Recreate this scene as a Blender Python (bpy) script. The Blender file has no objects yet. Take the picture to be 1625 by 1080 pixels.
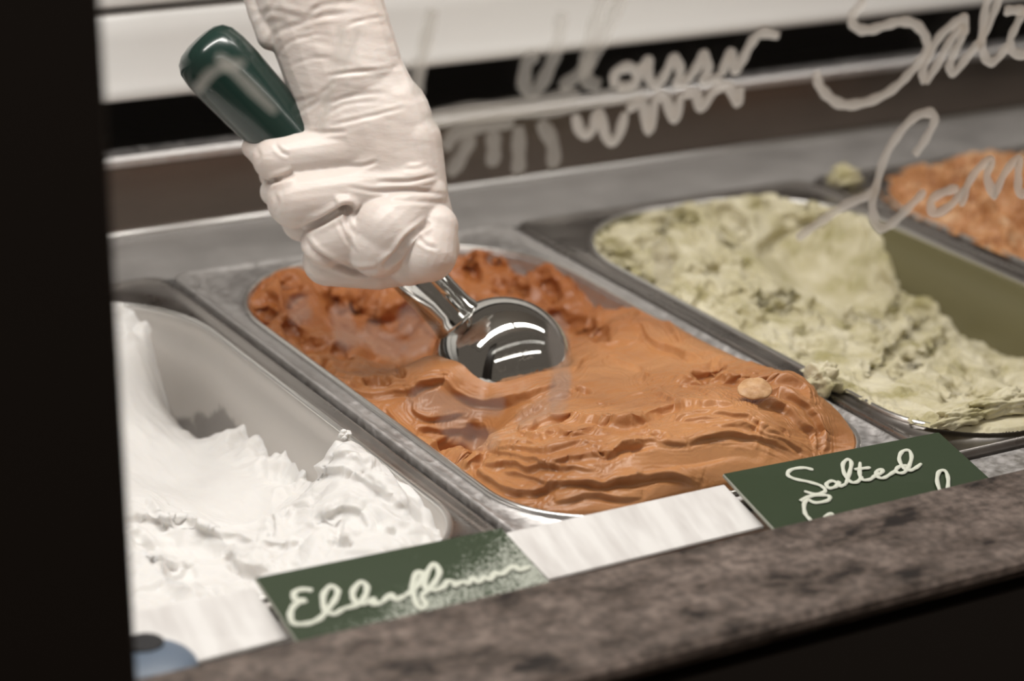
import bpy, bmesh, math, random
import numpy as np
from mathutils import Matrix, Vector

# ------------------------------------------------------------------ camera
C0 = np.array([812.5, 540.0])
_vy = np.array([-1600., -960.]) - C0
_vx = np.array([7600., -670.]) - C0
F = math.sqrt(-float(_vy @ _vx))
_Y = np.array([_vy[0], _vy[1], F]); _Y /= np.linalg.norm(_Y)
_X = np.array([_vx[0], _vx[1], F]); _X /= np.linalg.norm(_X)
M = np.stack([_X, _Y, np.cross(_X, _Y)], 1)
CAM = np.array([-0.43902608, -0.72964057, 0.396])

def P(p, z=None, y=None, x=None, d=None):
    """a point of the photograph on a plane of the world (z, y or x) or at a distance d"""
    r = M.T @ np.array([p[0]-C0[0], p[1]-C0[1], F]) / F
    if z is not None: t = (z-CAM[2])/r[2]
    elif y is not None: t = (y-CAM[1])/r[1]
    elif x is not None: t = (x-CAM[0])/r[0]
    else: t = d
    return CAM + r*t

scn = bpy.context.scene
cd = bpy.data.cameras.new('camera'); cam = bpy.data.objects.new('camera', cd)
scn.collection.objects.link(cam)
R3 = np.stack([M[0], -M[1], -M[2]], 1)
mw = Matrix([[*R3[i], CAM[i]] for i in range(3)] + [[0, 0, 0, 1]])
cam.matrix_world = mw
cd.lens = F*36/1625; cd.sensor_width = 36; cd.clip_start = .02
cd.dof.use_dof = True; cd.dof.focus_distance = 1.01; cd.dof.aperture_fstop = 6.3
scn.camera = cam

# ------------------------------------------------------------------ world, lights, exposure
w = bpy.data.worlds.new('world'); scn.world = w; w.use_nodes = True
w.node_tree.nodes['Background'].inputs[0].default_value = (.55, .47, .40, 1)
w.node_tree.nodes['Background'].inputs[1].default_value = .22
scn.view_settings.view_transform = 'Standard'; scn.view_settings.look = 'None'
scn.view_settings.gamma = 1; scn.view_settings.use_curve_mapping = False
scn.view_settings.exposure = 0.14

def area(name, loc, target, sx, sy, power, col):
    l = bpy.data.lights.new(name, 'AREA'); l.shape = 'RECTANGLE'; l.size = sx; l.size_y = sy
    l.energy = power; l.color = col
    o = bpy.data.objects.new(name, l); scn.collection.objects.link(o)
    v = Vector(target)-Vector(loc); z = -v.normalized(); x = Vector((1, 0, 0)); y = z.cross(x).normalized(); x = y.cross(z)
    o.matrix_world = Matrix(((x.x, y.x, z.x, loc[0]), (x.y, y.y, z.y, loc[1]), (x.z, y.z, z.z, loc[2]), (0, 0, 0, 1)))
    return o
WARM = (1., .965, .925)
# fluorescent tubes in two rows: one under the added roof of the case, one on the shop ceiling
area('case_tube', (-.16, .12, .62), (-.16, .12, 0), .74, .075, 4.4, WARM)
area('case_tube', (.62, .12, .62), (.62, .12, 0), .74, .075, 1.5, WARM)
area('shop_tube', (-.42, -1.05, 1.0), (-.42, .1, 0), 1.4, .10, 2.2, WARM)
area('shop_tube', (.86, -1.05, 1.0), (.86, .1, 0), 1.05, .10, 1.6, WARM)

# ------------------------------------------------------------------ helpers
def link(o, parent=None):
    scn.collection.objects.link(o)
    if parent is not None: o.parent = parent
    return o
def tag(o, label=None, cat=None, group=None, kind=None):
    if label: o['label'] = label
    if cat: o['category'] = cat
    if group: o['group'] = group
    if kind: o['kind'] = kind
    return o
def empty(name, loc=(0, 0, 0)):
    o = bpy.data.objects.new(name, None); o.location = loc; o.empty_display_size = .02
    return link(o)
def mesh(name, verts, faces, mat, parent=None, smooth=True):
    me = bpy.data.meshes.new(name)
    verts = np.asarray(verts, dtype=np.float64)
    if parent is not None: verts = verts - np.array(parent.location) - (np.array(parent.parent.location) if parent.parent else 0)
    if isinstance(faces, np.ndarray):
        nf, k = faces.shape
        me.vertices.add(len(verts)); me.vertices.foreach_set('co', verts.astype(np.float32).ravel())
        me.loops.add(nf*k); me.loops.foreach_set('vertex_index', faces.astype(np.int32).ravel())
        me.polygons.add(nf); me.polygons.foreach_set('loop_start', np.arange(0, nf*k, k, dtype=np.int32))
        me.update(calc_edges=True); me.validate()
    else:
        me.from_pydata([tuple(v) for v in verts], [], faces)
    me.polygons.foreach_set('use_smooth', [smooth]*len(me.polygons))
    me.materials.append(mat)
    o = bpy.data.objects.new(name, me)
    return link(o, parent)
def bmobj(name, bm, mat, parent=None, smooth=False, bevel=0, seg=2):
    """bmesh given in world coordinates"""
    if bevel:
        bmesh.ops.bevel(bm, geom=[e for e in bm.edges], offset=bevel, segments=seg, affect='EDGES', profile=.5)
    bmesh.ops.recalc_face_normals(bm, faces=bm.faces)
    me = bpy.data.meshes.new(name); 
    if parent is not None: bmesh.ops.translate(bm, verts=bm.verts, vec=-parent.location - (parent.parent.location if parent.parent else Vector()))
    bm.to_mesh(me); bm.free()
    me.polygons.foreach_set('use_smooth', [smooth]*len(me.polygons))
    me.materials.append(mat)
    return link(bpy.data.objects.new(name, me), parent)
def box(x0, x1, y0, y1, z0, z1, bm=None):
    bm = bm or bmesh.new()
    r = bmesh.ops.create_cube(bm, size=1)
    for v in r['verts']:
        v.co = Vector(((x0+x1)/2+v.co.x*(x1-x0), (y0+y1)/2+v.co.y*(y1-y0), (z0+z1)/2+v.co.z*(z1-z0)))
    return bm
def extrude_x(name, prof, x0, x1, mat, parent=None, smooth=False, nx=1):
    """closed (y,z) outline pushed along x"""
    n = len(prof); V = []; Fc = []
    xs = np.linspace(x0, x1, nx+1)
    for x in xs: V += [(x, y, z) for y, z in prof]
    for k in range(nx):
        for i in range(n):
            j = (i+1) % n; Fc.append((k*n+i, k*n+j, (k+1)*n+j, (k+1)*n+i))
    Fc.append(tuple(range(n))[::-1]); Fc.append(tuple(nx*n+i for i in range(n)))
    bm = bmesh.new(); vs = [bm.verts.new(v) for v in V]
    for f in Fc: bm.faces.new([vs[i] for i in f])
    return bmobj(name, bm, mat, parent, smooth)

def catmull(pts, n=8):
    p = [np.array(q, float) for q in pts]
    if len(p) < 3: return np.array([p[0]+(p[-1]-p[0])*t for t in np.linspace(0, 1, n+1)])
    p = [2*p[0]-p[1]] + p + [2*p[-1]-p[-2]]
    out = []
    for i in range(1, len(p)-2):
        for t in np.linspace(0, 1, n, endpoint=False):
            a, b, c, d = p[i-1:i+3]
            out.append(.5*((2*b)+(c-a)*t+(2*a-5*b+4*c-d)*t*t+(-a+3*b-3*c+d)*t**3))
    out.append(p[-2]); return np.array(out)

def strokes(polys, width, nrm, thick):
    """flat rounded pen strokes as solid ribbons on a plane with normal nrm; polys are lists of 3-D points"""
    V = []; Fc = []; nrm = np.array(nrm)/np.linalg.norm(nrm)
    for k, pl in enumerate(polys):
        q = catmull(pl, 7); n = len(q); lift = nrm*thick*(.1*(k % 5))
        t = np.gradient(q, axis=0); t -= np.outer(t @ nrm, nrm); t /= (np.linalg.norm(t, axis=1)[:, None]+1e-12)
        s = np.cross(nrm, t)
        for i in range(n):
            e = min(i, n-1-i); wd = width*(.62 if e == 0 else .9 if e == 1 else 1)*(.93+.1*math.sin(i*.9+k))/2
            b = len(V)
            for a, h in ((-1, 0), (-.75, .8), (0, 1), (.75, .8), (1, 0)):
                V.append(q[i]+s[i]*wd*a+nrm*thick*h+lift)
            if i:
                for j in range(4): Fc.append((b-5+j, b-4+j, b+1+j, b+j))
    return V, Fc

# --- noise
_rng = np.random.RandomState(7)
_perm = _rng.permutation(256); _perm = np.concatenate([_perm, _perm])
_gr = _rng.randn(256, 2); _gr /= np.linalg.norm(_gr, axis=1)[:, None]
def noise(x, y):
    xi = np.floor(x).astype(int); yi = np.floor(y).astype(int); xf = x-xi; yf = y-yi
    u = xf*xf*xf*(xf*(xf*6-15)+10); v = yf*yf*yf*(yf*(yf*6-15)+10)
    def g(ix, iy, dx, dy):
        h = _gr[_perm[(_perm[ix & 255]+(iy & 255))]]
        return h[..., 0]*dx+h[..., 1]*dy
    a = g(xi, yi, xf, yf); b = g(xi+1, yi, xf-1, yf); c = g(xi, yi+1, xf, yf-1); d = g(xi+1, yi+1, xf-1, yf-1)
    return (a+(b-a)*u+(c-a)*v+(a-b-c+d)*u*v)*1.5
def fbm(x, y, o=4, g=.5):
    s = 0; a = 1
    for i in range(o): s = s+a*noise(x*2**i+i*17.3, y*2**i+i*9.1); a *= g
    return s
def ridged(x, y, o=3, g=.5):
    s = 0; a = 1
    for i in range(o): s = s+a*(1-np.abs(noise(x*2**i+i*7.7, y*2**i+i*3.1))*2); a *= g
    return s
def sstep(a, b, x):
    t = np.clip((x-a)/(b-a), 0, 1); return t*t*(3-2*t)

# --- materials
def mat(name): 
    m = bpy.data.materials.new(name); m.use_nodes = True
    return m, m.node_tree.nodes, m.node_tree.links, m.node_tree.nodes['Principled BSDF']
def simple(name, col, rough=.5, metal=0, spec=.5, coat=0):
    m, N, L, b = mat(name)
    b.inputs['Base Color'].default_value = (*col, 1); b.inputs['Roughness'].default_value = rough
    b.inputs['Metallic'].default_value = metal; b.inputs['Specular IOR Level'].default_value = spec
    b.inputs['Coat Weight'].default_value = coat
    return m
def tex(N, L, scale, detail=4, rough=.5, stretch=None, kind='ShaderNodeTexNoise'):
    tc = N.new('ShaderNodeTexCoord'); mp = N.new('ShaderNodeMapping'); L.new(tc.outputs['Object'], mp.inputs[0])
    if stretch: mp.inputs['Scale'].default_value = stretch
    t = N.new(kind); L.new(mp.outputs[0], t.inputs['Vector']); t.inputs['Scale'].default_value = scale
    if kind == 'ShaderNodeTexNoise': t.inputs['Detail'].default_value = detail; t.inputs['Roughness'].default_value = rough
    return t
def ramp(N, L, src, stops):
    r = N.new('ShaderNodeValToRGB'); L.new(src, r.inputs[0]); e = r.color_ramp.elements
    while len(e) < len(stops): e.new(.5)
    for i, (p, c) in enumerate(stops):
        e[i].position = p; e[i].color = (*c, 1) if len(c) == 3 else c
    return r
def bump(N, L, src, b, strength, dist):
    u = N.new('ShaderNodeBump'); u.inputs['Strength'].default_value = strength; u.inputs['Distance'].default_value = dist
    L.new(src, u.inputs['Height']); L.new(u.outputs[0], b.inputs['Normal'])

def steel(name, base=(.55, .52, .49), rough=(.22, .42), stretch=(1, 1, 1), scale=60, bs=.15, metal=1):
    m, N, L, b = mat(name); b.inputs['Metallic'].default_value = metal
    t = tex(N, L, scale, 5, .6, stretch)
    r = ramp(N, L, t.outputs[0], [(.3, tuple(c*.82 for c in base)), (.7, base)]); L.new(r.outputs[0], b.inputs['Base Color'])
    q = ramp(N, L, t.outputs[0], [(.3, (rough[0],)*3), (.7, (rough[1],)*3)]); L.new(q.outputs[0], b.inputs['Roughness'])
    bump(N, L, t.outputs[0], b, bs, .0006)
    return m
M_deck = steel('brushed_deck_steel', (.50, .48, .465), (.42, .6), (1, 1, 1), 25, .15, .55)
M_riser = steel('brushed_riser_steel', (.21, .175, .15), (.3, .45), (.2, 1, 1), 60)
M_pan = steel('pan_steel', (.60, .57, .545), (.28, .5), (1, 1, 1), 35, .15, .85)
M_rimdark = steel('dark_rim_steel', (.40, .375, .355), (.22, .4), (1, 1, 1), 35)
M_bead = simple('polished_bead', (.70, .69, .67), .28, 1)
M_film = simple('olive_cream_film', (.155, .14, .07), .45)
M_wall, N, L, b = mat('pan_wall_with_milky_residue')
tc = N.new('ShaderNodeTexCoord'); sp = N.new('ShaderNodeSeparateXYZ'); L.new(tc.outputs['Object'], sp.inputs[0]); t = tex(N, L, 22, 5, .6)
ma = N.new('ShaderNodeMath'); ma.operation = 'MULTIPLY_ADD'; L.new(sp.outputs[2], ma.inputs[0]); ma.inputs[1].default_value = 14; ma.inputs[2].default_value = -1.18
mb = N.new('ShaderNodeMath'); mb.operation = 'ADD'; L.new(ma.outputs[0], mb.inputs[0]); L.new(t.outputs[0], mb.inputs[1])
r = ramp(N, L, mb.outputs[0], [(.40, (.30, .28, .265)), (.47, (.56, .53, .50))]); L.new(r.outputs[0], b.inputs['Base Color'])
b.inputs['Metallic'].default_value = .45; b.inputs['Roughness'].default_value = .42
M_panfrost = steel('frosted_pan_steel', (.68, .66, .65), (.35, .6), (1, 1, 1), 220, .5)
M_chrome = simple('chrome', (.62, .62, .60), .05, 1)
M_grip = simple('green_grip_plastic', (.008, .028, .022), .22, 0, .5, .3)
M_post = simple('dark_post_paint', (.012, .007, .004), .6, 0, .3)
M_dark = simple('dark_recess', (.012, .009, .007), .7, 0, .2)
M_enamel = simple('white_enamel', (.82, .81, .79), .3, 0, .5)
M_card = simple('dark_green_card', (.022, .040, .013), .5, 0, .25)
M_edge = simple('card_edge', (.35, .36, .30), .5)
M_chalk = simple('chalk_pen_ink', (.66, .68, .58), .6)
M_blue = simple('blue_grey_plastic', (.12, .16, .22), .45)
M_black = simple('hole_black', (.006, .006, .008), .6)

def creamy(name, stops, scale, sss, rad, rough, bs, bscale=400, spec=.35):
    m, N, L, b = mat(name)
    t = tex(N, L, scale, 5, .6); r = ramp(N, L, t.outputs[0], stops); L.new(r.outputs[0], b.inputs['Base Color'])
    b.inputs['Subsurface Weight'].default_value = sss; b.inputs['Subsurface Radius'].default_value = rad
    b.inputs['Subsurface Scale'].default_value = 1; b.inputs['Roughness'].default_value = rough
    b.inputs['Specular IOR Level'].default_value = spec
    t2 = tex(N, L, bscale, 4, .6); bump(N, L, t2.outputs[0], b, bs, .0006)
    return m
M_brown = creamy('caramel_cream', [(.35, (.37, .150, .050)), (.62, (.52, .240, .092))], 14, .12, (.004, .002, .001), .36, .3, 700, .5)
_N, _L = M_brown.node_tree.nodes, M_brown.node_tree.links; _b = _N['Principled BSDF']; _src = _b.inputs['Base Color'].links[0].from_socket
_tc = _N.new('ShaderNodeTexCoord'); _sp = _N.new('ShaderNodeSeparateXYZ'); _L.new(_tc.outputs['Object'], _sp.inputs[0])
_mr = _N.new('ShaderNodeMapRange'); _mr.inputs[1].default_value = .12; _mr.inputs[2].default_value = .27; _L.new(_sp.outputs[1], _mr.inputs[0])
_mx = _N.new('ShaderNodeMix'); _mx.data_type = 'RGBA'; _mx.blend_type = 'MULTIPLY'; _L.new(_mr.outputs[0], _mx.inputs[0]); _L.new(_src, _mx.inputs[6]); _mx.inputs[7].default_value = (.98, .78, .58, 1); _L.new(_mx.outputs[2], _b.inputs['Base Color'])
M_white = creamy('white_cream', [(.3, (.74, .72, .70)), (.7, (.80, .785, .765))], 25, .25, (.006, .005, .004), .5, .25, 300)
M_green = creamy('pistachio_cream', [(.32, (.37, .33, .16)), (.45, (.53, .48, .31)), (.65, (.68, .63, .47))], 45, .15, (.004, .004, .002), .5, .3, 300)
M_orange = creamy('orange_cream', [(.35, (.30, .115, .035)), (.52, (.50, .24, .10)), (.68, (.68, .46, .28))], 60, .1, (.004, .002, .001), .45, .3, 300)
M_nut = creamy('almond', [(.4, (.48, .26, .12)), (.6, (.62, .38, .20))], 250, 0, (.001,)*3, .4, .3, 900)

# glove latex
M_glove, N, L, b = mat('white_latex')
t = tex(N, L, 30, 4); r = ramp(N, L, t.outputs[0], [(.3, (.66, .575, .525)), (.7, (.75, .685, .645))]); L.new(r.outputs[0], b.inputs['Base Color'])
b.inputs['Roughness'].default_value = .42; b.inputs['Subsurface Weight'].default_value = .2
b.inputs['Subsurface Radius'].default_value = (.006, .003, .002); b.inputs['Subsurface Scale'].default_value = 1
t2 = tex(N, L, 90, 5, .55, (1, 1, 2.4)); bump(N, L, t2.outputs[0], b, .35, .0012)

# granite
M_granite, N, L, b = mat('brown_granite')
t = tex(N, L, 48, 6, .62, (.8, 1.3, 1)); r = ramp(N, L, t.outputs[0], [(.36, (.018, .012, .010)), (.43, (.10, .075, .061)), (.54, (.175, .136, .115)), (.68, (.26, .205, .175))])
t3 = tex(N, L, 260, 3); r3 = ramp(N, L, t3.outputs[0], [(.35, (.6,)*3), (.65, (1.25,)*3)])
mx = N.new('ShaderNodeMix'); mx.data_type = 'RGBA'; mx.blend_type = 'MULTIPLY'; mx.inputs[0].default_value = 1
L.new(r.outputs[0], mx.inputs[6]); L.new(r3.outputs[0], mx.inputs[7]); L.new(mx.outputs[2], b.inputs['Base Color'])
b.inputs['Roughness'].default_value = .38

# paper
M_paper, N, L, b = mat('white_paper')
t = tex(N, L, 60, 3, .5, (2, .35, 1)); r = ramp(N, L, t.outputs[0], [(.35, (.66, .63, .61)), (.6, (.82, .80, .78))]); L.new(r.outputs[0], b.inputs['Base Color'])
b.inputs['Roughness'].default_value = .7

def thinglass(name, col, alpha, rough=.6):
    m, N, L, b = mat(name)
    N.remove(b); out = N['Material Output']; tr = N.new('ShaderNodeBsdfTransparent'); d = N.new('ShaderNodeBsdfDiffuse')
    tl = N.new('ShaderNodeBsdfTranslucent'); ad = N.new('ShaderNodeMixShader'); ad.inputs[0].default_value = .5
    d.inputs[0].default_value = (*col, 1); tl.inputs[0].default_value = (*col, 1)
    L.new(d.outputs[0], ad.inputs[1]); L.new(tl.outputs[0], ad.inputs[2])
    mx = N.new('ShaderNodeMixShader'); mx.inputs[0].default_value = alpha
    L.new(tr.outputs[0], mx.inputs[1]); L.new(ad.outputs[0], mx.inputs[2]); L.new(mx.outputs[0], out.inputs[0])
    return m
M_ink_refl = thinglass('grey_pen_and_reflection', (.85, .80, .74), .72)
M_inkfaint_refl = thinglass('faint_pen_and_reflection', (.80, .76, .70), .38)
M_reflblob = thinglass('painted_reflection', (.75, .68, .64), .24)  # for soft reflections painted on the glass
M_glass, N, L, b = mat('clear_glass'); N.remove(b)
tr = N.new('ShaderNodeBsdfTransparent'); tr.inputs[0].default_value = (.99, .99, .985, 1); gl = N.new('ShaderNodeBsdfGlossy'); gl.inputs['Roughness'].default_value = .02
lw = N.new('ShaderNodeLayerWeight'); lw.inputs[0].default_value = .5; pw = N.new('ShaderNodeMath'); pw.operation = 'POWER'; L.new(lw.outputs['Facing'], pw.inputs[0]); pw.inputs[1].default_value = 5
fr = N.new('ShaderNodeMath'); fr.operation = 'MULTIPLY_ADD'; L.new(pw.outputs[0], fr.inputs[0]); fr.inputs[1].default_value = .5; fr.inputs[2].default_value = .012; mx = N.new('ShaderNodeMixShader')
L.new(fr.outputs[0], mx.inputs[0]); L.new(tr.outputs[0], mx.inputs[1]); L.new(gl.outputs[0], mx.inputs[2]); L.new(mx.outputs[0], N['Material Output'].inputs[0])

# ------------------------------------------------------------------ setting: deck, riser, cabinet, counter
X0, X1 = -.75, 1.35
def structure(o, label=None): 
    o['kind'] = 'structure'
    if label: o['label'] = label
    return o
structure(extrude_x('trim_1', [(.338, -.003), (.412, -.003), (.412, -.02), (.338, -.02)], X0, X1, M_deck), 'flat steel deck behind the ice cream pans')
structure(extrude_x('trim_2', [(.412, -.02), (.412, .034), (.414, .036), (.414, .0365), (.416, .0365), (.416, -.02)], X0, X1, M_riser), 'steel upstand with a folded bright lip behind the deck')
structure(extrude_x('trim_6', [(.4085, -.003), (.4085, -.0008), (.410, .0004), (.4119, .0004), (.4119, -.003)], X0, X1, M_bead, None, True), 'thin bright bead where the steel upstand meets the deck')
structure(extrude_x('trim_5', [(.405, .037), (.405, .0405), (.407, .0425), (.419, .043), (.420, .038), (.412, .0368)], X0, X1, M_panfrost, None, False), 'pale metal lip capping the steel upstand')
structure(extrude_x('wall_back', [(.52, -.02), (.52, .30), (.54, .30), (.54, -.02)], X0, X1, M_dark), 'dark inner back wall of the display case')
structure(extrude_x('trim_3', [(.447, .0), (.519, .0), (.519, .02), (.447, .02)], X0, X1, M_dark), 'dark channel behind the steel upstand')
structure(extrude_x('floor', [(-.5, -.22), (.55, -.22), (.55, -.24), (-.5, -.24)], X0, X1, M_dark), 'dark bottom of the case below the pans')

# white sliding lid / back panel of enamel with a rounded lower lip
def panel(name, z0, z1, y, lab):
    pr = [(y, z1), (y-.004, z1-.003), (y-.004, z0+.030), (y-.006, z0+.022), (y-.0075, z0+.012), (y-.010, z0+.007), (y-.0115, z0+.003), (y-.010, z0), (y-.006, z0-.001), (y, z0), (y+.012, z0), (y+.012, z1)]
    o = extrude_x(name, pr, X0, X1, M_enamel, None, True)
    return tag(o, lab, 'panel')
panel('sliding_panel', .068, .1125, .43, 'wide white enamel panel with a rounded lower lip, lower one behind the glove')
panel('sliding_panel', .1165, .20, .436, 'white enamel panel above the dark slit at the upper left')

structure(extrude_x('ceiling', [(-.02, .66), (.54, .66), (.54, .68), (-.02, .68)], X0, X1, M_enamel), 'unseen white enamel roof added above the tubes for reflections')  # out of view, added so the chrome bowl reflects grey
# front granite counter
zg = .014
gyb = float(P((1220, 836), z=zg)[1]); gyf = float(P((1240, 988), z=zg)[1])
gr = extrude_x('granite_counter', [(gyb, zg-.002), (gyb-.002, zg), (gyf+.004, zg), (gyf+.001, zg-.002), (gyf+.001, zg-.005), (gyf+.006, zg-.009), (gyf+.014, zg-.016), (gyb, zg-.022)], X0, X1, M_granite)
tag(gr, 'speckled brown granite counter ledge along the front of the case', 'counter')
structure(extrude_x('wall_front', [(gyf+.016, zg-.023), (gyf+.016, -.22), (gyf+.03, -.22), (gyf+.03, zg-.023)], X0, X1, simple('dark_brown_front', (.018, .012, .008), .6)), 'dark brown front of the counter under the granite')
structure(extrude_x('trim_4', [(-.0245, -.0032), (-.0245, -.007), (gyb+.004, -.007), (gyb+.004, -.0032)], X0, X1, M_panfrost), 'frosted steel strip in front of the pans under the cards')

# ------------------------------------------------------------------ pans
def rrect(x0, x1, y0, y1, rf, rb, n=14, m=14):
    """rounded rectangle, same point count for any radii: rf front radius, rb back radius"""
    pts = []
    cs = [(x1-rf, y0+rf, rf, -90), (x1-rb, y1-rb, rb, 0), (x0+rb, y1-rb, rb, 90), (x0+rf, y0+rf, rf, 180)]
    arcs = []
    for cx, cy, r, a in cs:
        arcs.append([(cx+r*math.cos(math.radians(a+90*i/n)), cy+r*math.sin(math.radians(a+90*i/n))) for i in range(n+1)])
    for k in range(4):
        pts += arcs[k]; a = arcs[k][-1]; b_ = arcs[(k+1) % 4][0]
        pts += [(a[0]+(b_[0]-a[0])*i/m, a[1]+(b_[1]-a[1])*i/m) for i in range(1, m)]
    return pts
PAN = dict(y0=-.012, y1=.322)
def pan(xl, m, mr, label):
    r = empty('ice_cream_pan', (xl+.1, .155, -.12))
    ins = .013; x0, x1 = xl+ins, xl+.2-ins; y0, y1 = PAN['y0'], PAN['y1']
    rings = []
    def ring(dx, z, outer=None, rf=.045, rb=.072):
        if outer is None: q = rrect(x0+dx, x1-dx, y0+dx, y1-dx, rf-dx*.6, rb-dx*.6)
        else: q = rrect(xl+outer, xl+.2-outer, y0-.012+outer, y1+.016-outer, .010, .010)
        rings.append([(a, b_, z) for a, b_ in q])
    ring(.030, -.118); ring(.018, -.118); ring(.012, -.112); ring(.009, -.09); ring(.004, -.03); ring(.003, -.012); ring(.0008, -.0095); ring(.0008, -.003)
    ring(.0003, -.0005); ring(-.0006, .0006); ring(-.0016, .0003); ring(-.0022, -.0008)
    for t_, z in ((.62, -.0012), (.75, -.0006)):
        a = rings[-1] if t_ == .62 else None
        inn = rrect(x0-.0022*0, x1, y0, y1, .045, .072); out = rrect(xl+.003, xl+.197, y0-.0105, y1+.0145, .010, .010)
        rings.append([(p[0]+(q[0]-p[0])*t_, p[1]+(q[1]-p[1])*t_, z) for p, q in zip(inn, out)])
    ring(0, .0002, .0040); ring(0, .0006, .0030); ring(0, -.0002, .0021); ring(0, -.005, .0019)
    n = len(rings[0]); V = [p for rg in rings for p in rg]; Fc = []
    for k in range(len(rings)-1):
        for i in range(n):
            j = (i+1) % n; Fc.append((k*n+i, k*n+j, (k+1)*n+j, (k+1)*n+i))
    Fc.append(tuple(range(n))[::-1])
    nb = 11
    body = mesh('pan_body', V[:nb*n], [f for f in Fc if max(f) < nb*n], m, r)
    V2 = V[(nb-1)*n:]; Fl = [tuple(i-(nb-1)*n for i in f) for f in Fc if min(f) >= (nb-1)*n]
    rim = mesh('rim', V2, Fl, mr, r)
    loop = rrect(x0, x1, y0, y1, .045, .072); nl_ = len(loop); Vb = []; Fb = []
    for i in range(nl_):
        a, c = np.array(loop[i-1]), np.array(loop[(i+1) % nl_]); t_ = (c-a)/np.linalg.norm(c-a); o_ = np.array([t_[1], -t_[0]])
        for k in range(8):
            th = 2*math.pi*k/8; Vb.append((loop[i][0]+o_[0]*(.0012+.0015*math.cos(th)), loop[i][1]+o_[1]*(.0012+.0015*math.cos(th)), .0004+.0013*math.sin(th)))
    for i in range(nl_):
        for k in range(8): Fb.append((i*8+k, i*8+(k+1) % 8, ((i+1) % nl_)*8+(k+1) % 8, ((i+1) % nl_)*8+k))
    mesh('rim_bead', Vb, Fb, M_bead, r)
    return tag(r, label, 'pan', 'steel pans standing side by side in the case')
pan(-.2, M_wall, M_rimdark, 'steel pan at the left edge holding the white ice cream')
pan(.0, M_panfrost, M_panfrost, 'frosted steel pan holding the caramel brown ice cream under the scoop')
pan(.2, M_film, M_rimdark, 'steel pan holding the pale green ice cream')
pan(.4, M_pan, M_rimdark, 'steel pan at the far right holding the chunky orange ice cream')

# ------------------------------------------------------------------ ice creams (sculpted surfaces)
def tps(pts, smooth=1e-6):
    pts = np.array(pts); xy = pts[:, :2]*10; n = len(pts)
    def phi(r2): return .5*r2*np.log(r2+1e-12)
    d2 = ((xy[:, None]-xy[None])**2).sum(-1); K = phi(d2)+np.eye(n)*smooth*100
    A = np.zeros((n+3, n+3)); A[:n, :n] = K; A[:n, n] = 1; A[:n, n+1:] = xy; A[n, :n] = 1; A[n+1:, :n] = xy.T
    s = np.linalg.solve(A, np.concatenate([pts[:, 2], np.zeros(3)]))
    def f(x, y):
        x = np.asarray(x)*10; y = np.asarray(y)*10; o = s[n]+s[n+1]*x+s[n+2]*y
        for i in range(n): o = o+s[i]*phi((x-xy[i, 0])**2+(y-xy[i, 1])**2)
        return o
    return f
def ctrl(lst):
    out = []
    for c in lst:
        if len(c) == 4: q = P(c[:2], x=c[3])
        else: q = P(c[:2], z=c[2])
        out.append(q)
    return out
def onsurf(pts, S):
    r = []
    for p in pts:
        z = 0.
        for _ in range(25):
            q = P(p, z=z); z = .5*z+.5*float(np.clip(S(q[0], q[1]), -.07, .04))
        r.append(P(p, z=z)[:2])
    return np.array(r)
def cr(ox, oy, s, pts): return [(ox+a/s, oy+b_/s) for a, b_ in pts]
def pdist(X, Y, poly):
    """distance, sign (+ on the back side), and parameter along a polyline"""
    best = np.full(X.shape, 1e9); sg = np.zeros(X.shape); par = np.zeros(X.shape); n = len(poly)-1
    for i in range(n):
        a, b_ = poly[i], poly[i+1]; d = b_-a; l2 = d @ d+1e-14
        t_ = np.clip(((X-a[0])*d[0]+(Y-a[1])*d[1])/l2, 0, 1)
        ex = X-a[0]-t_*d[0]; ey = Y-a[1]-t_*d[1]; dd = ex*ex+ey*ey
        m_ = dd < best; best = np.where(m_, dd, best)
        nx, ny = -d[1], d[0]
        if ny < 0 or (ny == 0 and nx < 0): nx, ny = -nx, -ny
        sg = np.where(m_, np.sign(ex*nx+ey*ny), sg); par = np.where(m_, (i+t_)/n, par)
    return np.sqrt(best), sg, par
def ridge(Z, X, Y, poly, h=.0025, back=.007, front=.0022, groove=.4):
    lo = poly.min(0)-.04; hi = poly.max(0)+.04
    s_ = (X > lo[0]) & (X < hi[0]) & (Y > lo[1]) & (Y < hi[1])
    if not s_.any(): return
    x, y = X[s_], Y[s_]
    wx = x+.0012*noise(x*90, y*90); wy = y+.0012*noise(x*90+40, y*90)
    d, sg, par = pdist(wx, wy, poly)
    fade = np.clip(par*6, 0, 1)*np.clip((1-par)*6, 0, 1)
    fade = np.where((par <= 0) | (par >= 1), 0, fade); fade = np.sqrt(fade)
    up = np.where(sg > 0, np.exp(-d/back), np.exp(-(d/front)))
    dn = np.where(sg > 0, 0, -groove*np.exp(-((d-front*2.2)/(front*1.6))**2))
    Z[s_] += h*fade*(up+dn)
def hole(Z, X, Y, c, rx, ry, dep):
    q = ((X-c[0])/rx)**2+((Y-c[1])/ry)**2
    Z -= dep*np.exp(-q**2*1.2); Z += dep*.12*np.exp(-((np.sqrt(q)-1.35)/.3)**2)
def edgedist(X, Y, xl, g=0.0):
    """distance inside the pan opening"""
    x0, x1, y0, y1 = xl+.013-g, xl+.187+g, PAN['y0']-g, PAN['y1']+g
    rb = np.where(Y > .15, .072, .045); cx, cy, hx, hy = (x0+x1)/2, (y0+y1)/2, (x1-x0)/2, (y1-y0)/2
    ax = np.abs(X-cx)-(hx-rb); ay = np.abs(Y-cy)-(hy-rb)
    return -(np.minimum(np.maximum(ax, ay), 0)+np.hypot(np.maximum(ax, 0), np.maximum(ay, 0))-rb)
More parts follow.
